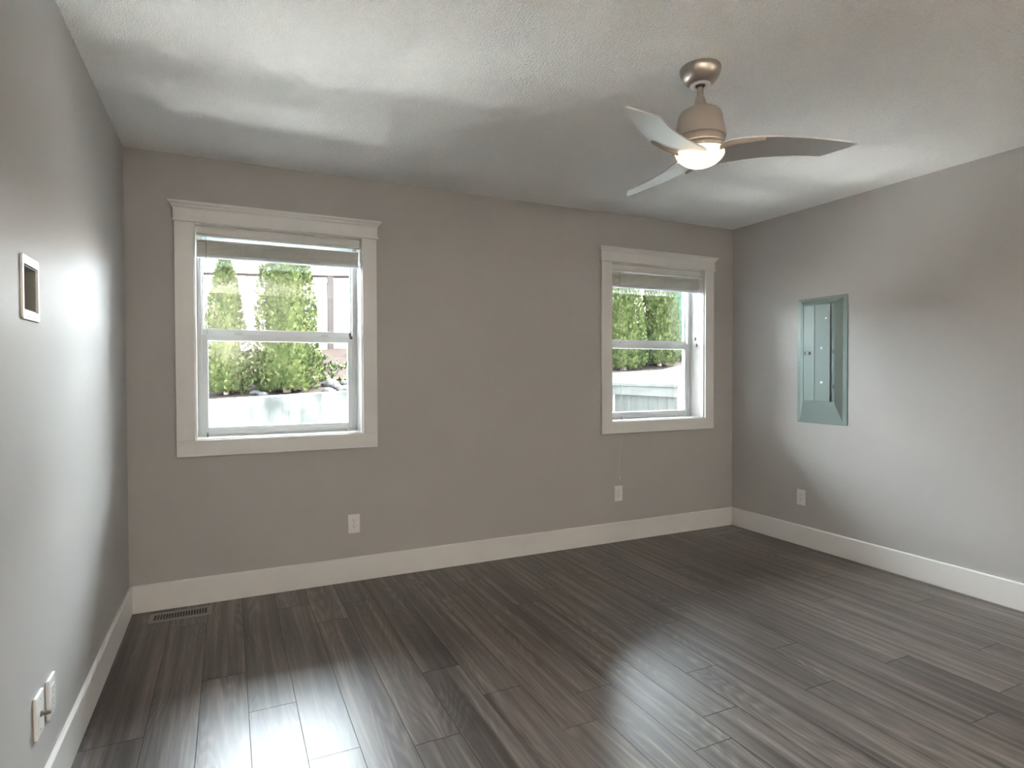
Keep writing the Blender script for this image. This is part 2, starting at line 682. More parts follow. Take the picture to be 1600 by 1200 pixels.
# ------------------------------------------------------------------ windows
def make_window(name, ox, label):
    root = empty(name, (ox, 0, WZ0))
    struct(root, label, 'window')
    w, h = 0.90, WZ1 - WZ0
    D = 0.150
    # jamb lining (white returns) on the four sides of the opening
    jt = 0.004
    obj('jamb', boxes((0, jt, 0.0, D, 0, h), (w - jt, w, 0.0, D, 0, h), (jt, w - jt, 0.0, D, h - jt, h)), M_trim, root)
    obj('window_sill', boxes((jt, w - jt, 0.0, D, 0, jt)), M_trim, root)
    # casing: bead on the jamb edge, side boards, bottom board, head board with crown
    bm = boxes((-0.093, -0.001, -0.020, -0.001, -0.001, h), (w + 0.001, w + 0.087, -0.020, -0.001, -0.001, h),
               (-0.093, w + 0.087, -0.020, -0.001, -0.089, -0.001))
    obj('casing', bm, M_trim, root, bevel=0.0015)
    bm = bmesh.new()
    # small fillet, then the head board
    box(bm, -0.104, w + 0.098, -0.031, -0.001, h + 0.000, h + 0.010)
    box(bm, -0.098, w + 0.092, -0.024, -0.001, h + 0.010, h + 0.072)
    obj('head_casing', bm, M_trim, root, bevel=0.002)
    # crown cap: profile swept along the front with mitred returns
    prof = [(0.024, 0.066), (0.026, 0.074), (0.031, 0.078), (0.034, 0.086), (0.042, 0.094), (0.046, 0.096), (0.046, 0.106), (0.0, 0.106)]
    bm = bmesh.new()
    rings = []
    for d, z in prof:
        e = d - 0.024
        rings.append([bm.verts.new(q) for q in ((-0.098 - e, -0.001, h + z), (-0.098 - e, -d, h + z), (w + 0.092 + e, -d, h + z), (w + 0.092 + e, -0.001, h + z))]
                     if d > 0 else [bm.verts.new(q) for q in ((-0.098 - 0.022, -0.001, h + z - 0.0005), (-0.097 - 0.022, -0.002, h + z), (w + 0.091 + 0.022, -0.002, h + z), (w + 0.092 + 0.022, -0.001, h + z - 0.0005))])
    for a, b in zip(rings[:-1], rings[1:]):
        for i in range(3):
            bm.faces.new((a[i], a[i + 1], b[i + 1], b[i]))
    bm.faces.new(rings[0][::-1])
    obj('crown_cap', bm, M_trim, root)
    # vinyl frame set at the outer part of the wall
    f0, f1 = D, 0.222
    fw = 0.030
    bm = boxes((0, fw, f0, f1, 0, h), (w - fw, w, f0, f1, 0, h), (fw, w - fw, f0, f1, h - fw, h), (fw, w - fw, f0 + 0.004, f1, 0, 0.018))
    # parting ribs in the side channels
    for a in (0.010, 0.020):
        box(bm, a, a + 0.003, f0 - 0.003, f0, 0.018, h)
        box(bm, w - a - 0.003, w - a, f0 - 0.003, f0, 0.018, h)
    obj('window_frame', bm, M_vinyl, root, bevel=0.001)
    # lower sash (room side)
    z_m0, z_m1 = 0.553, 0.588
    ls = boxes((fw, 0.058, 0.155, 0.185, 0.018, z_m1), (w - 0.058, w - fw, 0.155, 0.185, 0.018, z_m1),
               (0.058, w - 0.058, 0.155, 0.185, 0.018, 0.055), (0.058, w - 0.058, 0.155, 0.185, z_m0, z_m1))
    box(ls, 0.058, w - 0.058, 0.148, 0.155, 0.012, 0.028)
    sash = obj('lower_sash', ls, M_vinyl, root, bevel=0.0015)
    obj('pane', boxes((0.058, w - 0.058, 0.168, 0.172, 0.055, z_m0)), M_glass, sash)
    # upper sash (outer track); its meeting rail shows above the lower one
    us = boxes((fw, 0.036, 0.188, 0.215, 0.560, h - fw), (w - 0.036, w - fw, 0.188, 0.215, 0.560, h - fw),
               (0.036, w - 0.036, 0.188, 0.215, 0.560, 0.622), (0.036, w - 0.036, 0.188, 0.215, h - fw - 0.03, h - fw))
    sash2 = obj('upper_sash', us, M_vinyl, root, bevel=0.0015)
    obj('pane', boxes((0.036, w - 0.036, 0.200, 0.204, 0.622, h - fw - 0.03)), M_glass, sash2)
    # two cam locks on the meeting rail
    for lx in (0.215, 0.700):
        lk = boxes((lx - 0.026, lx + 0.026, 0.160, 0.184, z_m1, z_m1 + 0.005))
        prism(lk, [(lx - 0.018, 0.163), (lx + 0.020, 0.166), (lx + 0.024, 0.174), (lx - 0.012, 0.180)], z_m1 + 0.005, z_m1 + 0.014)
        obj('sash_lock', lk, M_white_lock, root, bevel=0.001)
    return root


M_white_lock = mat('lock_white', (0.62, 0.64, 0.64), 0.35)
w1 = make_window('window_1', WX[0][0], 'single-hung window on the left, two full thujas seen through it')
w2 = make_window('window_2', WX[1][0], 'single-hung window nearest the breaker panel, grey fence seen through it')
# tilt latch of the left window, right of the meeting rail
obj('tilt_latch', boxes((0.848, 0.858, 0.140, 0.149, 0.592, 0.618), (0.852, 0.868, 0.138, 0.149, 0.577, 0.594)), M_slot, w1, bevel=0.001)
obj('latch_stop', boxes((0.820, 0.866, 0.110, 0.146, 0.004, 0.016)), M_plate, w1, bevel=0.004)
# two dark cord cleats screwed to the right jamb of the second window
for y_, z_ in ((0.089, 0.636), (0.074, 0.585)):
    cl = boxes((0.890, 0.8955, y_ - 0.004, y_ + 0.004, z_ - 0.011, z_ + 0.011))
    box(cl, 0.884, 0.890, y_ - 0.003, y_ + 0.003, z_ - 0.014, z_ - 0.006)
    box(cl, 0.884, 0.890, y_ - 0.003, y_ + 0.003, z_ + 0.006, z_ + 0.014)
    obj('cord_cleat', cl, M_slot, w2)

# two added torchiere uplights, unseen behind the camera: warm fill for the room
for lx, lw_, lab in ((0.55, 0.86, 'added fill uplight, unseen in the rear corner by the left wall'), (3.70, 0.3, 'added fill uplight, unseen in the rear corner on the breaker panel side')):
    lamp = empty('fill_uplight', (lx, YB + 0.50, 0.0))
    tag(lamp, lab, 'lamp', 'added fill uplights behind the viewer')
    obj('base', lathe([(0, 0.0005), (0.15, 0.0005), (0.152, 0.012), (0.145, 0.022), (0.03, 0.030), (0, 0.030)], 48), M_nickel, lamp, smooth=True)
    obj('pole', lathe([(0.012, 0.028), (0.012, 0.96)], 20), M_nickel, lamp, smooth=True)
    obj('fill_lamp_shade', lathe([(0, 0.950), (0.05, 0.955), (0.11, 0.975), (0.155, 1.02), (0.175, 1.17), (0.170, 1.17), (0.150, 1.03), (0.10, 0.99), (0, 0.970)], 48), M_white_ring, lamp, smooth=True)
    ld = bpy.data.lights.new('fill_light', 'AREA')
    ld.shape = 'DISK'
    ld.size = 0.16
    ld.energy = FILL_W * lw_
    ld.color = (1.0, 0.90, 0.79)
    lo_ = bpy.data.objects.new('fill_light', ld)
    COL.objects.link(lo_)
    lo_.parent = lamp
    lo_.location = (0, 0, 0.995)
    lo_.rotation_euler = (PI, 0, 0)


# ------------------------------------------------------------------ blinds, raised to the top of each opening
def make_blind(ox, label, wand_x, seed, gap):
    r = random.Random(seed)
    root = empty('window_blind', (ox, 0, WZ1))
    tag(root, label, 'blind', 'raised blinds in the two windows')
    w = 0.90
    a, b = 0.008, w - 0.008
    obj('headrail', boxes((a, b, 0.030, 0.080, -0.046, -0.005)), M_valance, root, bevel=0.001)
    bm = bmesh.new()
    prism(bm, [(0.012, -0.062), (0.010, -0.054), (0.014, -0.046), (0.012, -0.020), (0.009, -0.012), (0.012, -0.006), (0.022, -0.006), (0.022, -0.062)],
          a, b, lambda d, z, s: (s, d, z))
    obj('valance', bm, M_valance, root)
    # stacked slats
    bm = bmesh.new()
    n = 15
    z0, z1 = -0.155, -0.064 - gap
    for i in range(n):
        z = z0 + (z1 - z0) * i / (n - 1)
        dx = r.uniform(-0.002, 0.002)
        dy = r.uniform(-0.0025, 0.0025)
        th = 0.0033
        prism(bm, [(0.030 + dy, z), (0.032 + dy, z + th), (0.055 + dy, z + th + 0.0012), (0.078 + dy, z + th), (0.080 + dy, z), (0.055 + dy, z + 0.0012)],
              a + 0.004 + dx, b - 0.004 + dx, lambda d, zz, s: (s, d, zz))
    obj('slats', bm, M_slat, root)
    obj('bottom_rail', boxes((a + 0.003, b - 0.003, 0.029, 0.081, -0.173, -0.157)), M_brail, root, bevel=0.002)
    # ladder tapes / lift cords over the stack
    for lx in (0.13, 0.35, 0.58, 0.79):
        lb = bmesh.new()
        tube(lb, [(lx, 0.0265, -0.048), (lx + 0.003, 0.0262, -0.085), (lx - 0.002, 0.0262, -0.12), (lx, 0.026, -0.165)], 0.0011, 6)
        tube(lb, [(lx + 0.008, 0.0265, -0.048), (lx + 0.012, 0.0262, -0.10), (lx + 0.008, 0.026, -0.165)], 0.0009, 6)
        obj('ladder_cord', lb, M_cord, root)
    wd = bmesh.new()
    tube(wd, [(wand_x, 0.024, -0.060), (wand_x, 0.020, -0.30), (wand_x + 0.001, 0.018, -0.60)], [0.0014, 0.0013, 0.0012], 8)
    obj('tilt_cord', wd, M_wand, root)
    return root


b1 = make_blind(WX[0][0], 'raised white slat blind at the top of the left window', 0.058, 3, 0.018)
b2 = make_blind(WX[1][0], 'raised white slat blind at the top of the window nearest the breaker panel', 0.095, 8, 0.002)
# left window: thin cord with a tassel resting at the sill
bm = bmesh.new()
tube(bm, [(0.058, 0.018, -0.60), (0.058, 0.015, -0.9), (0.058, 0.012, -1.145)], 0.0009, 6)
obj('pull_cord', bm, M_cord, b1)
obj('cord_tassel', lathe([(0, 0.022), (0.002, 0.022), (0.0042, 0.0), (0.0040, -0.004), (0, -0.004)], 12), M_slot, b1, smooth=True, loc=(0.056, 0.012, -1.163))
# right window: cord hanging over the casing, down the wall, with a tassel
bm = bmesh.new()
tube(bm, [(0.095, 0.018, -0.60), (0.094, 0.010, -0.9), (0.092, -0.008, -1.15), (0.090, -0.026, -1.20), (0.080, -0.027, -1.30), (0.070, -0.014, -1.45), (0.066, -0.010, -1.585)], 0.0009, 6)
obj('pull_cord', bm, M_cord, b2)
obj('cord_tassel', lathe([(0, 0.020), (0.002, 0.020), (0.0060, 0.0), (0.0066, -0.010), (0.005, -0.014), (0, -0.014)], 12), M_plate, b2, smooth=True, loc=(0.066, -0.011, -1.60))
obj('cord_stop', lathe([(0, 0.014), (0.0035, 0.012), (0.0035, -0.012), (0, -0.014)], 10), M_slot, b2, smooth=True, loc=(0.093, -0.004, -1.155))


# ------------------------------------------------------------------ wall plates.  local frame: x along the wall, y = out of the wall (negative), z up
def plate_rot(side):
    return {'back': 0.0, 'right': -PI / 2, 'left': PI / 2}[side]


def rounded_rect(w, h, r, n=5):
    pts = []
    for cx, cy, a0 in ((w / 2 - r, h / 2 - r, 0), (-w / 2 + r, h / 2 - r, 90), (-w / 2 + r, -h / 2 + r, 180), (w / 2 - r, -h / 2 + r, 270)):
        for i in range(n):
            a = math.radians(a0 + 90 * i / (n - 1))
            pts.append((cx + r * math.cos(a), cy + r * math.sin(a)))
    return pts


def make_outlet(loc, side, label, group=None, ex=0.0):
    root = empty('wall_outlet', loc, (0, 0, plate_rot(side)))
    tag(root, label, 'outlet', group)
    Yf = lambda a, b, c: (a, -c, b)
    bm = bmesh.new()
    prism(bm, rounded_rect(0.070, 0.115, 0.003), 0.0005, 0.0055 + ex, Yf)
    obj('cover_plate', bm, M_plate, root, bevel=0.002)
    bm = bmesh.new()
    prism(bm, rounded_rect(0.034, 0.067, 0.002), 0.0055, 0.0072 + ex, Yf)
    rc = obj('receptacle', bm, M_plate, root, bevel=0.0006)
    sl = bmesh.new()
    for s in (-1, 1):
        zc = 0.0165 * s + 0.003
        box(sl, -0.0075, -0.0055, -0.0075 - ex, -0.0070 - ex, zc - 0.001, zc + 0.008)
        box(sl, 0.0050, 0.0068, -0.0075 - ex, -0.0070 - ex, zc, zc + 0.007)
        prism(sl, [(0.0028 * math.cos(2 * PI * i / 10) - 0.0005, 0.0028 * math.sin(2 * PI * i / 10) + zc - 0.008) for i in range(10)], 0.0070 + ex, 0.0075 + ex, Yf)
    obj('socket_slots', sl, M_slot, rc)
    for s in (-1, 1):
        o = obj('screw', lathe([(0, 0.0012), (0.0022, 0.001), (0.0026, 0)], 12), M_plate, root, smooth=True, loc=(0, -0.0055 - ex, 0.0485 * s))
        o.rotation_euler = (PI / 2, 0, 0)
    return root


make_outlet((1.163, 0, 0.349), 'back', 'white duplex outlet below the left window')
make_outlet((3.109, 0, 0.360), 'back', 'small white duplex outlet under the window nearest the corner, cord tassel just above it')
make_outlet((W, -0.666, 0.350), 'right', 'white duplex outlet on the wall below the breaker panel')
make_outlet((0, -1.540, 0.322), 'left', 'white duplex outlet low on the left wall, beyond the cable jack plate', ex=0.0035)

# coax jack plate on the left wall
root = empty('cable_jack_plate', (0, -1.660, 0.330), (0, 0, plate_rot('left')))
tag(root, 'white wall plate with a metal cable jack sticking out, low on the left wall', 'wall plate')
Yf = lambda a, b, c: (a, -c, b)
bm = bmesh.new()
prism(bm, rounded_rect(0.070, 0.115, 0.003), 0.0005, 0.0090, Yf)
obj('cover_plate', bm, M_plate, root, bevel=0.002)
jk = obj('jack', lathe([(0, 0), (0.0075, 0.0), (0.0075, 0.004), (0.0050, 0.0045), (0.0050, 0.020), (0.0035, 0.020), (0.0035, 0.023), (0, 0.023)], 16), M_brass, root, smooth=True, loc=(0.0, -0.009, 0.0))
jk.rotation_euler = (PI / 2, 0, 0)
for s in (-1, 1):
    o = obj('screw', lathe([(0, 0.0012), (0.0022, 0.001), (0.0026, 0)], 12), M_screw, root, smooth=True, loc=(0, -0.009, 0.042 * s))
    o.rotation_euler = (PI / 2, 0, 0)

# recessed media box, left wall
root = empty('recessed_wall_box', (0, -1.6675, 1.4885), (0, 0, plate_rot('left')))
tag(root, 'white framed recessed cable box, open and empty, at eye height on the left wall', 'wall box')
bm = bmesh.new()
ow, oh, iw, ih = 0.148, 0.170, 0.126, 0.122
outer = rounded_rect(ow, oh, 0.008)
inner = rounded_rect(iw, ih, 0.002)
n_ = len(outer)


def ring(pts, c):
    return [bm.verts.new((a, -c, b)) for a, b in pts]


R0, R1, R2, R3, R4 = ring(outer, 0.0005), ring(outer, 0.0045), ring(rounded_rect(ow - 0.003, oh - 0.003, 0.007), 0.006), ring(inner, 0.006), ring(inner, 0.0005)
for A, B in ((R0, R1), (R1, R2), (R2, R3), (R3, R4)):
    for i in range(n_):
        bm.faces.new((A[i], A[(i + 1) % n_], B[(i + 1) % n_], B[i]))
obj('face_frame', bm, M_plate, root)
iw2, ih2 = 0.118, 0.118
bm = bmesh.new()
t_ = 0.002
box(bm, -iw2 / 2, iw2 / 2, 0.068, 0.070, -ih2 / 2, ih2 / 2)
box(bm, -iw2 / 2, -iw2 / 2 + t_, -0.001, 0.068, -ih2 / 2, ih2 / 2)
box(bm, iw2 / 2 - t_, iw2 / 2, -0.001, 0.068, -ih2 / 2, ih2 / 2)
box(bm, -iw2 / 2, iw2 / 2, -0.001, 0.068, -ih2 / 2, -ih2 / 2 + t_)
box(bm, -iw2 / 2, iw2 / 2, -0.001, 0.068, ih2 / 2 - t_, ih2 / 2)
obj('box_liner', bm, M_box, root)
for sx_ in (-0.022, 0.022):
    for sz in (-0.074, 0.074):
        o = obj('screw', lathe([(0, 0.001), (0.004, 0.0008), (0.0045, 0)], 14), M_screw, root, smooth=True, loc=(sx_, -0.006, sz))
        o.rotation_euler = (PI / 2, 0, 0)

# ------------------------------------------------------------------ breaker panel on the right wall (local x = -world y ... toward the camera, z up, y out of wall negative)
root = empty('breaker_panel', (W, -0.6300, 0.900), (0, 0, plate_rot('right')))
tag(root, 'grey-green metal electrical breaker panel set in the right wall', 'electrical panel')
pw, ph = 0.388, 0.890
bm = bmesh.new()


def rr(x0, x1, z0, z1, c):
    return [bm.verts.new((x, -c, z)) for x, z in ((x0, z0), (x1, z0), (x1, z1), (x0, z1))]


rings = [rr(0, pw, 0, ph, 0.0005), rr(0, pw, 0, ph, 0.004), rr(0.026, pw - 0.030, 0.022, ph - 0.018, 0.006),
         rr(0.062, pw - 0.078, 0.150, ph - 0.045, 0.026), rr(0.066, pw - 0.082, 0.154, ph - 0.049, 0.026),
         rr(0.066, pw - 0.082, 0.154, ph - 0.049, 0.021)]
for A, B in zip(rings[:-1], rings[1:]):
    for i in range(4):
        bm.faces.new((A[i], A[(i + 1) % 4], B[(i + 1) % 4], B[i]))
bm.faces.new(rings[-1])
obj('cover', bm, M_panel, root, bevel=0.0012)
# door: two shallow facets with a pressed rib
bm = bmesh.new()
dx0, dx1, dz0, dz1 = 0.070, 0.276, 0.160, 0.836
prism(bm, [(dx0, 0.021), (dx0, 0.027), (0.145, 0.0295), (0.150, 0.0315), (0.158, 0.0315), (0.163, 0.0295), (dx1, 0.0285), (dx1, 0.021)], dz0, dz1,
      lambda a, c, z: (a, -c, z))
door = obj('door', bm, M_panel, root)
lt = boxes((0.081, 0.125, -0.0320, -0.0275, 0.486, 0.508))
la = obj('latch', lt, M_panel_d, door)
obj('latch_slide', boxes((0.093, 0.114, -0.0345, -0.0320, 0.488, 0.506)), M_screw, la)
for px_, pz_, s in ((0.213, 0.532, 0.010), (0.214, 0.292, 0.011), (0.247, 0.738, 0.007)):
    r = random.Random(int(px_ * 1000))
    bm = bmesh.new()
    prism(bm, [(px_ + s * r.uniform(0.5, 1.1) * math.cos(2 * PI * i / 9), pz_ + s * r.uniform(0.6, 1.3) * math.sin(2 * PI * i / 9)) for i in range(9)], 0.0290, 0.0297,
          lambda a, b, c: (a, -c, b))
    obj('sticker_residue', bm, M_sticker, door)
obj('hinge_gap', boxes((0.3025, 0.3055, -0.0268, -0.0262, 0.158, 0.838)), M_panel_d, root)
for z_ in (0.262, 0.505):
    obj('hinge', boxes((0.299, 0.307, -0.0290, -0.0262, z_ - 0.014, z_ + 0.014)), M_panel_d, root)
for sx_ in (0.020, 0.372):
    for sz in (0.120, 0.446, 0.775):
        o = obj('screw', lathe([(0, 0.002), (0.003, 0.0018), (0.0045, 0)], 14), M_screw, root, smooth=True, loc=(sx_, -0.0055, sz))
        o.rotation_euler = (PI / 2, 0, 0)


# ------------------------------------------------------------------ floor registers
def make_register(x0, label, damper_open):
    root = empty('floor_register', (x0, -0.190, 0.0))
    tag(root, label, 'floor vent', 'floor registers along the window wall')
    w, d = 0.290, 0.128
    fb = 0.024
    bm = bmesh.new()
    prof = [(0, 0.0005), (0.003, 0.004), (fb - 0.003, 0.005), (fb, 0.0035), (fb, 0.0008)]
    rg = []
    for e, z in prof:
        rg.append([bm.verts.new(q) for q in ((e, e, z), (w - e, e, z), (w - e, d - e, z), (e, d - e, z))])
    for A, B in zip(rg[:-1], rg[1:]):
        for i in range(4):
            bm.faces.new((A[i], A[(i + 1) % 4], B[(i + 1) % 4], B[i]))
    obj('frame', bm, M_register, root)
    obj('duct_shade', boxes((fb, w - fb, fb, d - fb, 0.0003, 0.0010)), M_dark, root)  # flat near-black sheet; the shade below the fins is put into its colour
    n = 19
    for i in range(1, n):
        x = fb + (w - 2 * fb) * i / n
        obj('fin', boxes((x - 0.0020, x + 0.0020, fb, d - fb, 0.001, 0.0040)), M_register, root)
    return root


make_register(0.100, 'dark metal floor register beside the left wall under the left window', True)
make_register(3.885, 'dark metal floor register in the far right corner of the floor', False)

# ------------------------------------------------------------------ ceiling fan
FX, FY = 2.148, -1.883
fan = empty('ceiling_fan', (FX, FY, H))
tag(fan, 'three-bladed brushed nickel ceiling fan with a lit glass dome light', 'ceiling fan')
obj('canopy', lathe([(0.0, -0.0005), (0.076, -0.0005), (0.078, -0.006), (0.0765, -0.016), (0.072, -0.030), (0.064, -0.044), (0.053, -0.056), (0.043, -0.063), (0.039, -0.064), (0.036, -0.064)], 64),
    M_nickel, fan, smooth=True)
obj('hanger_ring', lathe([(0.039, -0.062), (0.040, -0.067), (0.036, -0.0700), (0.024, -0.0700), (0.020, -0.066), (0.020, -0.056)], 48), M_white_ring, fan, smooth=True)
obj('hanger_ball', lathe([(0.0, -0.045), (0.016, -0.050), (0.019, -0.060), (0.017, -0.070), (0.0125, -0.076)], 32), M_rubber, fan, smooth=True)
obj('downrod', lathe([(0.0112, -0.060), (0.0112, -0.132)], 24), M_satin, fan, smooth=True)
obj('collar', lathe([(0.0, -0.112), (0.0145, -0.112), (0.0165, -0.116), (0.0185, -0.124), (0.0245, -0.142), (0.0285, -0.156), (0.031, -0.165)], 32), M_satin, fan, smooth=True)
obj('motor_housing', lathe([(0.0, -0.160), (0.045, -0.161), (0.064, -0.165), (0.076, -0.174), (0.082, -0.188), (0.085, -0.208), (0.0905, -0.238), (0.0965, -0.266), (0.0965, -0.270), (0.090, -0.272), (0.0, -0.272)], 64),
    M_satin, fan, smooth=True)
obj('switch_housing', lathe([(0.0, -0.270), (0.086, -0.272), (0.089, -0.276), (0.092, -0.290), (0.090, -0.296), (0.0, -0.296)], 64), M_satin, fan, smooth=True)
obj('light_ring', lathe([(0.088, -0.300), (0.098, -0.302), (0.103, -0.308), (0.104, -0.320), (0.101, -0.325), (0.097, -0.323), (0.097, -0.316)], 64), M_satin, fan, smooth=True)
dome = [(0.0, -0.383)]
for i in range(1, 15):
    a = math.radians(90 * i / 14)
    dome.append((0.0955 * math.sin(a), -0.315 - 0.068 * math.cos(a)))
dome.append((0.0950, -0.311))
obj('glass_dome', lathe(dome, 64), M_lamp, fan, smooth=True)

# blade outline in (u, v): convex leading edge, concave trailing edge, slanted tip
lead = [(0.070, -0.078), (0.100, -0.094), (0.140, -0.1010), (0.200, -0.1020), (0.270, -0.0950), (0.340, -0.0810), (0.410, -0.0640), (0.470, -0.0455), (0.520, -0.0295), (0.5535, -0.0185)]
tip = [(0.5590, -0.0150), (0.5585, -0.0100), (0.5540, -0.0050), (0.5050, 0.0240), (0.4560, 0.0520)]
trail = [(0.4480, 0.0545), (0.4380, 0.0530), (0.3900, 0.0430), (0.3300, 0.0365), (0.2600, 0.0345), (0.2000, 0.0385), (0.1500, 0.0460), (0.1050, 0.0560), (0.0800, 0.0580)]
outline = lead + tip + trail
Z0, PITCH = 2.104 - H, -0.204


def blade_mesh():
    bm = bmesh.new()
    # strips between the two edges so the blade can curve: sample edges by u
    def interp(edge, u):
        e = sorted(edge)
        if u <= e[0][0]:
            return e[0][1]
        for (a, va), (b, vb) in zip(e[:-1], e[1:]):
            if a <= u <= b:
                return va + (vb - va) * (u - a) / (b - a + 1e-9)
        return e[-1][1]
    lo_edge = lead + tip[:1]
    hi_edge = trail[::-1] + [(0.4560, 0.0520), (0.5050, 0.0240), (0.5540, -0.0050), (0.5585, -0.0100), (0.5590, -0.0150)]
    us = [0.070, 0.085, 0.1, 0.12, 0.14, 0.17, 0.2, 0.235, 0.27, 0.305, 0.34, 0.375, 0.41, 0.438, 0.448, 0.456, 0.48, 0.505, 0.53, 0.5535, 0.5575, 0.559]
    rows = []
    nv = 6
    for u in us:
        a, b = interp(lo_edge, u), interp(hi_edge, u)
        if u > 0.5585:
            a, b = -0.0150, -0.0145
        rows.append([(u, a + (b - a) * j / nv) for j in range(nv + 1)])
    th = 0.0028
    T_, B_ = [], []
    for row in rows:
        T_.append([bm.verts.new((u, v, Z0 + v * PITCH + th)) for u, v in row])
        B_.append([bm.verts.new((u, v, Z0 + v * PITCH - th)) for u, v in row])
    for i in range(len(rows) - 1):
        for j in range(nv):
            bm.faces.new((T_[i][j], T_[i + 1][j], T_[i + 1][j + 1], T_[i][j + 1]))
            bm.faces.new((B_[i][j], B_[i][j + 1], B_[i + 1][j + 1], B_[i + 1][j]))
        bm.faces.new((T_[i][0], B_[i][0], B_[i + 1][0], T_[i + 1][0]))
        bm.faces.new((T_[i][nv], T_[i + 1][nv], B_[i + 1][nv], B_[i][nv]))
    for i in (0, len(rows) - 1):
        for j in range(nv):
            bm.faces.new((T_[i][j], T_[i][j + 1], B_[i][j + 1], B_[i][j]))
    return bm


def arm_mesh():
    # flat-bottomed bar under the convex edge, swept out of the hub
    bm = bmesh.new()
    pts = [(0.060, -0.058, 0.015), (0.085, -0.073, 0.015), (0.120, -0.085, 0.014), (0.160, -0.091, 0.0125), (0.205, -0.094, 0.0105), (0.220, -0.0945, 0.006)]
    rg = []
    for i, (u, v, w_) in enumerate(pts):
        zt = Z0 + v * PITCH - 0.0030
        hgt = 0.014 - 0.0010 * i
        rg.append([bm.verts.new(q) for q in ((u, v - w_ * 0.6, zt + 0.001), (u, v + w_ * 0.6, zt), (u, v + w_ * 0.45, zt - hgt * 0.7), (u, v, zt - hgt), (u, v - w_ * 0.5, zt - hgt * 0.5))])
    for A, B in zip(rg[:-1], rg[1:]):
        for k in range(5):
            bm.faces.new((A[k], A[(k + 1) % 5], B[(k + 1) % 5], B[k]))
    bm.faces.new(rg[0])
    bm.faces.new(rg[-1])
    return bm


bl = obj('blade', blade_mesh(), M_blade, fan, smooth=True)
ar = obj('blade_arm', arm_mesh(), M_satin, fan, smooth=True)
PHI = -35.7
for k in range(3):
    for src in (bl, ar):
        o = src if k == 0 else src.copy()
        if k:
            COL.objects.link(o)
            o.parent = fan
        o.rotation_euler = (0, 0, math.radians(PHI - 120 * k))


# ------------------------------------------------------------------ outside
def add_noise_grid(name, x0, x1, y0, y1, nx, ny, hf, m, label, cat):
    bm = bmesh.new()
    g = [[bm.verts.new((x0 + (x1 - x0) * i / nx, y0 + (y1 - y0) * j / ny, hf(x0 + (x1 - x0) * i / nx, y0 + (y1 - y0) * j / ny))) for i in range(nx + 1)] for j in range(ny + 1)]
    for j in range(ny):
        for i in range(nx):
            bm.faces.new((g[j][i], g[j][i + 1], g[j + 1][i + 1], g[j + 1][i]))
    return struct(obj(name, bm, m, smooth=True), label, cat)


# side yard strip between the house and the retaining wall
struct(obj('ground', boxes((-12, 16, 0.24, 2.6, -0.35, -0.18)), M_gravel), 'gravel strip between the house and the retaining wall', 'ground')
wall_top = lambda x: 1.003 + 0.0518 * x


def bank_h(x, y):
    t = max(0.0, min(1.0, (y - 2.75) / 3.2))
    base = wall_top(x) - 0.03
    return base + (1.56 + 0.045 * x - base) * (t ** 1.15) + 0.06 * mnoise.noise(Vector((x * 1.3, y * 1.3, 0))) * min(1, t * 5 + 0.15)


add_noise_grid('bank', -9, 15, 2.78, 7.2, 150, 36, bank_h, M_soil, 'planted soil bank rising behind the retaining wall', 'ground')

bm = bmesh.new()
n = 60
va = []
for i in range(n + 1):
    x = -9 + 24 * i / n
    zt = wall_top(x) + (0.05 if x > 5.95 else 0)
    va.append([bm.verts.new(q) for q in ((x, 2.60, -0.3), (x, 2.60, zt - 0.012), (x, 2.612, zt), (x, 2.788, zt), (x, 2.80, zt - 0.012), (x, 2.80, -0.3))])
for A, B in zip(va[:-1], va[1:]):
    for k in range(6):
        bm.faces.new((A[k], A[(k + 1) % 6], B[(k + 1) % 6], B[k]))
bm.faces.new(va[0])
bm.faces.new(va[-1])
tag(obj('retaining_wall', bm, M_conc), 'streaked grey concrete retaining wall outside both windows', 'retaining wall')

# weathered side-yard fence between retaining wall and house, seen through the right window
fen = empty('wooden_fence', (4.90, 1.95, -0.18))
tag(fen, 'weathered grey wood fence below the trees outside the right window', 'fence')
bw = 0.166
bys = [2.60 - 0.02 - bw * (i + 1) for i in range(14)]
rf = random.Random(12)
for y_ in bys:
    if y_ < 1.30:
        break
    yy = y_ - 1.95
    obj('fence_board', boxes((0.0, 0.018, yy + 0.003, yy + bw - 0.003, 0.04, 1.275 + rf.uniform(-0.004, 0.004))), M_grey_wood, fen, bevel=0.002)
obj('top_rail', boxes((-0.040, -0.001, -0.60, 0.64, 1.176, 1.283)), M_grey_rail, fen, bevel=0.003)
obj('top_cap', boxes((-0.052, 0.050, -0.60, 0.64, 1.284, 1.318)), M_grey_rail, fen, bevel=0.003)
obj('kick_rail', boxes((-0.040, -0.001, -0.60, 0.64, 0.20, 0.30)), M_grey_rail, fen, bevel=0.003)
bm = bmesh.new()
# diagonal brace end and the white post at the near end
prism(bm, [(-0.62, 1.15), (-0.57, 1.18), (-0.75, 0.92), (-0.80, 0.94)], -0.038, -0.002, lambda a, b, c: (c, a, b))
obj('post', boxes((-0.060, 0.050, -0.72, -0.62, 0.0, 1.50)), M_white_post, fen, bevel=0.004)
bm.free()

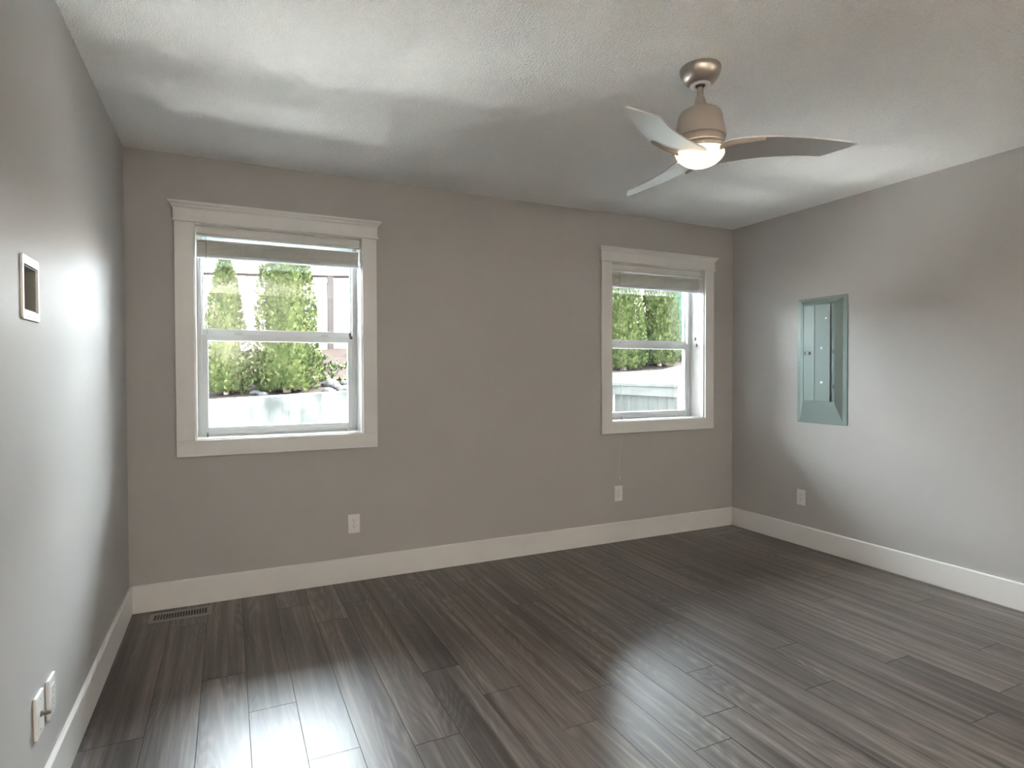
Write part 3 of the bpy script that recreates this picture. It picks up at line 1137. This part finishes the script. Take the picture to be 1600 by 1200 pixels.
# cedar board fence at the top of the bank
bf = empty('board_fence', (1.0, 6.0, 1.3))
tag(bf, 'pale pinkish board fence along the top of the bank, behind the trees', 'fence')
ft = lambda x: 2.72 + 0.043 * x      # top line
bm = bmesh.new()
x = -8.0
while x < 14.0:
    x1_ = x + 0.138
    zc = ft(x)
    box(bm, x - 1.0, x1_ - 1.0, 0.0, 0.018, bank_h(x, 6.0) - 0.15 - 1.3, zc - 0.05 - 1.3)
    x += 0.141
obj('boards', bm, M_cedar, bf)
bm = bmesh.new()
prism(bm, [(-9.0, ft(-8) - 1.3 - 0.03), (13.0, ft(14) - 1.3 - 0.03), (13.0, ft(14) - 1.3), (-9.0, ft(-8) - 1.3)], -0.055, 0.06, lambda a, b, c: (a, c, b))
obj('top_cap', bm, M_cedar_d, bf)
bm = bmesh.new()
prism(bm, [(-9.0, ft(-8) - 1.3 - 0.12), (13.0, ft(14) - 1.3 - 0.12), (13.0, ft(14) - 1.3 - 0.075), (-9.0, ft(-8) - 1.3 - 0.075)], -0.03, 0.0, lambda a, b, c: (a, c, b))
obj('rail', bm, M_cedar, bf)
for xp in (-4.9, -2.6, -0.3, 1.93, 4.2, 6.5, 8.8, 11.1):
    obj('post', boxes((xp - 1.0 - 0.045, xp - 1.0 + 0.045, -0.09, 0.0, bank_h(xp, 6) - 0.1 - 1.3, ft(xp) - 1.3 - 0.031)), M_cedar_p, bf)


# thujas: a woody trunk and a mass of flat upright sprays
def thuja(loc, height, rad, seed, label, prof, m=M_thuja, nsp=5200, group='clipped thujas above the retaining wall', spread=0.0):
    r = random.Random(seed)
    root = empty('thuja', loc)
    tag(root, label, 'tree', group)
    tb = bmesh.new()
    tube(tb, [(0, 0, -0.1), (0.01, 0, height * 0.4), (0, 0.01, height * 0.9)], [rad * 0.13, rad * 0.09, rad * 0.02], 10)
    obj('trunk', tb, M_bark, root, smooth=True)

    def rprof(t):
        for (a, ra), (b, rb) in zip(prof[:-1], prof[1:]):
            if a <= t <= b:
                return rad * (ra + (rb - ra) * (t - a) / (b - a))
        return 0
    V, F = [], []

    def spray(c, out, s):
        # a flat fern-like frond, fan in the plane of (out, up)
        up = (Vector((0, 0, 1)) * r.uniform(0.5, 1.1) + out * r.uniform(0.15, 0.9) + Vector((r.uniform(-.5, .5), r.uniform(-.5, .5), r.uniform(-0.25, .25)))).normalized()
        side = up.cross(Vector((r.uniform(-1, 1), r.uniform(-1, 1), r.uniform(-.3, .3)))).normalized()
        nn = up.cross(side)
        L = s * r.uniform(0.7, 1.3)
        for dirk, l0, ln in ((0.0, 0.0, 1.0), (0.7, 0.18, 0.55), (-0.7, 0.30, 0.55), (0.6, 0.48, 0.42), (-0.6, 0.6, 0.36)):
            d = (up * math.cos(dirk) + side * math.sin(dirk)).normalized()
            p0 = c + up * (L * l0)
            p1 = p0 + d * (L * ln) + nn * (L * 0.06)
            wv = d.cross(nn).normalized() * (L * 0.085)
            i = len(V)
            mid = p0.lerp(p1, 0.5)
            V.extend([p0, mid + wv, p1, mid - wv])
            F.append((i, i + 1, i + 2, i + 3))
    for i in range(nsp):
        t = r.random() ** 0.85
        rr_ = rprof(t)
        a = r.uniform(0, 2 * PI)
        # lumpy surface
        lump = 1 + 0.16 * mnoise.noise(Vector((math.cos(a) * 2.2, math.sin(a) * 2.2, t * height * 4 + seed)))
        q = r.random()
        q = 1.0 - 0.38 * q * q
        out = Vector((math.cos(a), math.sin(a), 0))
        c = out * (rr_ * lump * q) + Vector((0, 0, t * height))
        spray(c, out, 0.052)
    # a few leaders on top
    for i in range(60):
        a = r.uniform(0, 2 * PI)
        out = Vector((math.cos(a), math.sin(a), 0))
        spray(Vector((0, 0, height * r.uniform(0.93, 1.0))) + out * rprof(0.96) * r.random(), out * 0.2, 0.08)
    # dark inner mass so that the crown is dense
    core_i = len(V)
    n, k = 14, 14
    for j in range(k + 1):
        t = 0.03 + 0.93 * j / k
        for i in range(n):
            a = 2 * PI * i / n
            q = rprof(t) * 0.66
            V.append(Vector((math.cos(a) * q, math.sin(a) * q, t * height)))
    for j in range(k):
        for i in range(n):
            F.append((core_i + j * n + i, core_i + j * n + (i + 1) % n, core_i + (j + 1) * n + (i + 1) % n, core_i + (j + 1) * n + i))
    me = bpy.data.meshes.new('foliage')
    me.from_pydata(V, [], F)
    me.update()
    link('foliage', me, m, root)
    return root


cone = [(0, 0.86), (0.06, 1.0), (0.35, 0.92), (0.6, 0.72), (0.8, 0.46), (0.93, 0.22), (1, 0.03)]
column = [(0, 0.80), (0.07, 1.0), (0.3, 1.0), (0.55, 0.86), (0.75, 0.70), (0.9, 0.42), (1, 0.05)]
gz = lambda x, y: bank_h(x, y)
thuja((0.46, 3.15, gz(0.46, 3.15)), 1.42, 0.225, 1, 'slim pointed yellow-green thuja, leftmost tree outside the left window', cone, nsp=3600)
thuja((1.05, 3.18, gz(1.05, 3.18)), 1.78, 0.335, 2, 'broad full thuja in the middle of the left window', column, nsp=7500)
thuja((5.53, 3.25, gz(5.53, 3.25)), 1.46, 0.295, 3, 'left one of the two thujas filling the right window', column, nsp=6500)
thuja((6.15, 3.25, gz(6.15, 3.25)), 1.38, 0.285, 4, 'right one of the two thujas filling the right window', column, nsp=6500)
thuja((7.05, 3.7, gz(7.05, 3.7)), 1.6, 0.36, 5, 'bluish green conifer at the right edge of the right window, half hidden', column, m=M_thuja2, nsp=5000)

# pale rocks edging the bank, right of the big thuja
rk = random.Random(21)
spots = [(1.45, 2.95, .055), (1.62, 2.96, .066), (1.80, 2.94, .070), (1.98, 2.95, .070), (1.55, 3.12, .062), (1.74, 3.14, .080), (1.93, 3.13, .062), (2.12, 3.11, .075),
         (1.52, 3.30, .08), (1.68, 3.33, .06), (1.86, 3.33, .08), (2.06, 3.31, .07), (0.80, 2.94, .05), (0.735, 3.06, .045)]
where = ['front row by the wall, left end', 'front row by the wall, second from left', 'front row by the wall, third from left', 'front row by the wall, right end',
         'middle row, left end', 'middle row, large and second from left', 'middle row, third from left', 'middle row, right end',
         'back row, left end', 'back row, small and second from left', 'back row, third from left', 'back row, right end',
         'tiny, lying in the gap between the two thujas near the wall', 'tiny, lying in the gap between the two thujas further back']
for (x, y, s), wl_ in zip(spots, where):
    bm = bmesh.new()
    bmesh.ops.create_icosphere(bm, subdivisions=3, radius=1)
    off = rk.uniform(0, 50)
    sx_, sy_, sz_ = s * rk.uniform(0.9, 1.3), s * rk.uniform(0.8, 1.1), s * rk.uniform(0.55, 0.8)
    for v in bm.verts:
        k = 1 + 0.30 * mnoise.noise(v.co * 1.3 + Vector((off, 0, 0))) + 0.12 * mnoise.noise(v.co * 3.1 + Vector((0, off, 0)))
        v.co = Vector((v.co.x * sx_ * k, v.co.y * sy_ * k, v.co.z * sz_ * k))
    o = obj('rock', bm, M_rock, smooth=True, loc=(x, y, gz(x, y) + sz_ * 0.35))
    tag(o, 'pale garden rock beside the big thuja: ' + wl_ if s > 0.052 else 'pale garden rock, ' + wl_, 'rock', 'pale rocks on the bank')

# low weeds and ground cover on the bank
V, F = [], []
rg_ = random.Random(5)
for i in range(2600):
    x = rg_.uniform(-1.5, 3.2) if i % 3 else rg_.uniform(4.2, 8.0)
    y = 3.35 + 2.4 * rg_.random()
    if mnoise.noise(Vector((x * 1.7, y * 1.7, 4))) < -0.05:
        continue
    if any(math.hypot(x - tx, y - ty) < tr + 0.12 for tx, ty, tr in ((0.46, 3.15, .3), (1.05, 3.18, .42), (5.53, 3.25, .4), (6.15, 3.25, .4), (7.05, 3.7, .45))):
        continue
    if 1.3 < x < 2.3 and y < 3.5:
        continue
    c = Vector((x, y, gz(x, y)))
    for q in range(4):
        a = rg_.uniform(0, 2 * PI)
        d = Vector((math.cos(a), math.sin(a), rg_.uniform(0.4, 1.4))).normalized()
        L = rg_.uniform(0.03, 0.085)
        s = d.cross(Vector((0, 0, 1))).normalized() * L * 0.22
        k = len(V)
        V.extend([c, c + d * L * 0.5 + s, c + d * L, c + d * L * 0.5 - s])
        F.append((k, k + 1, k + 2, k + 3))
me = bpy.data.meshes.new('ground_cover')
me.from_pydata(V, [], F)
tag(link('ground_cover', me, M_weed), 'low weedy ground cover on the bank behind the rocks', 'ground cover', kind='stuff')
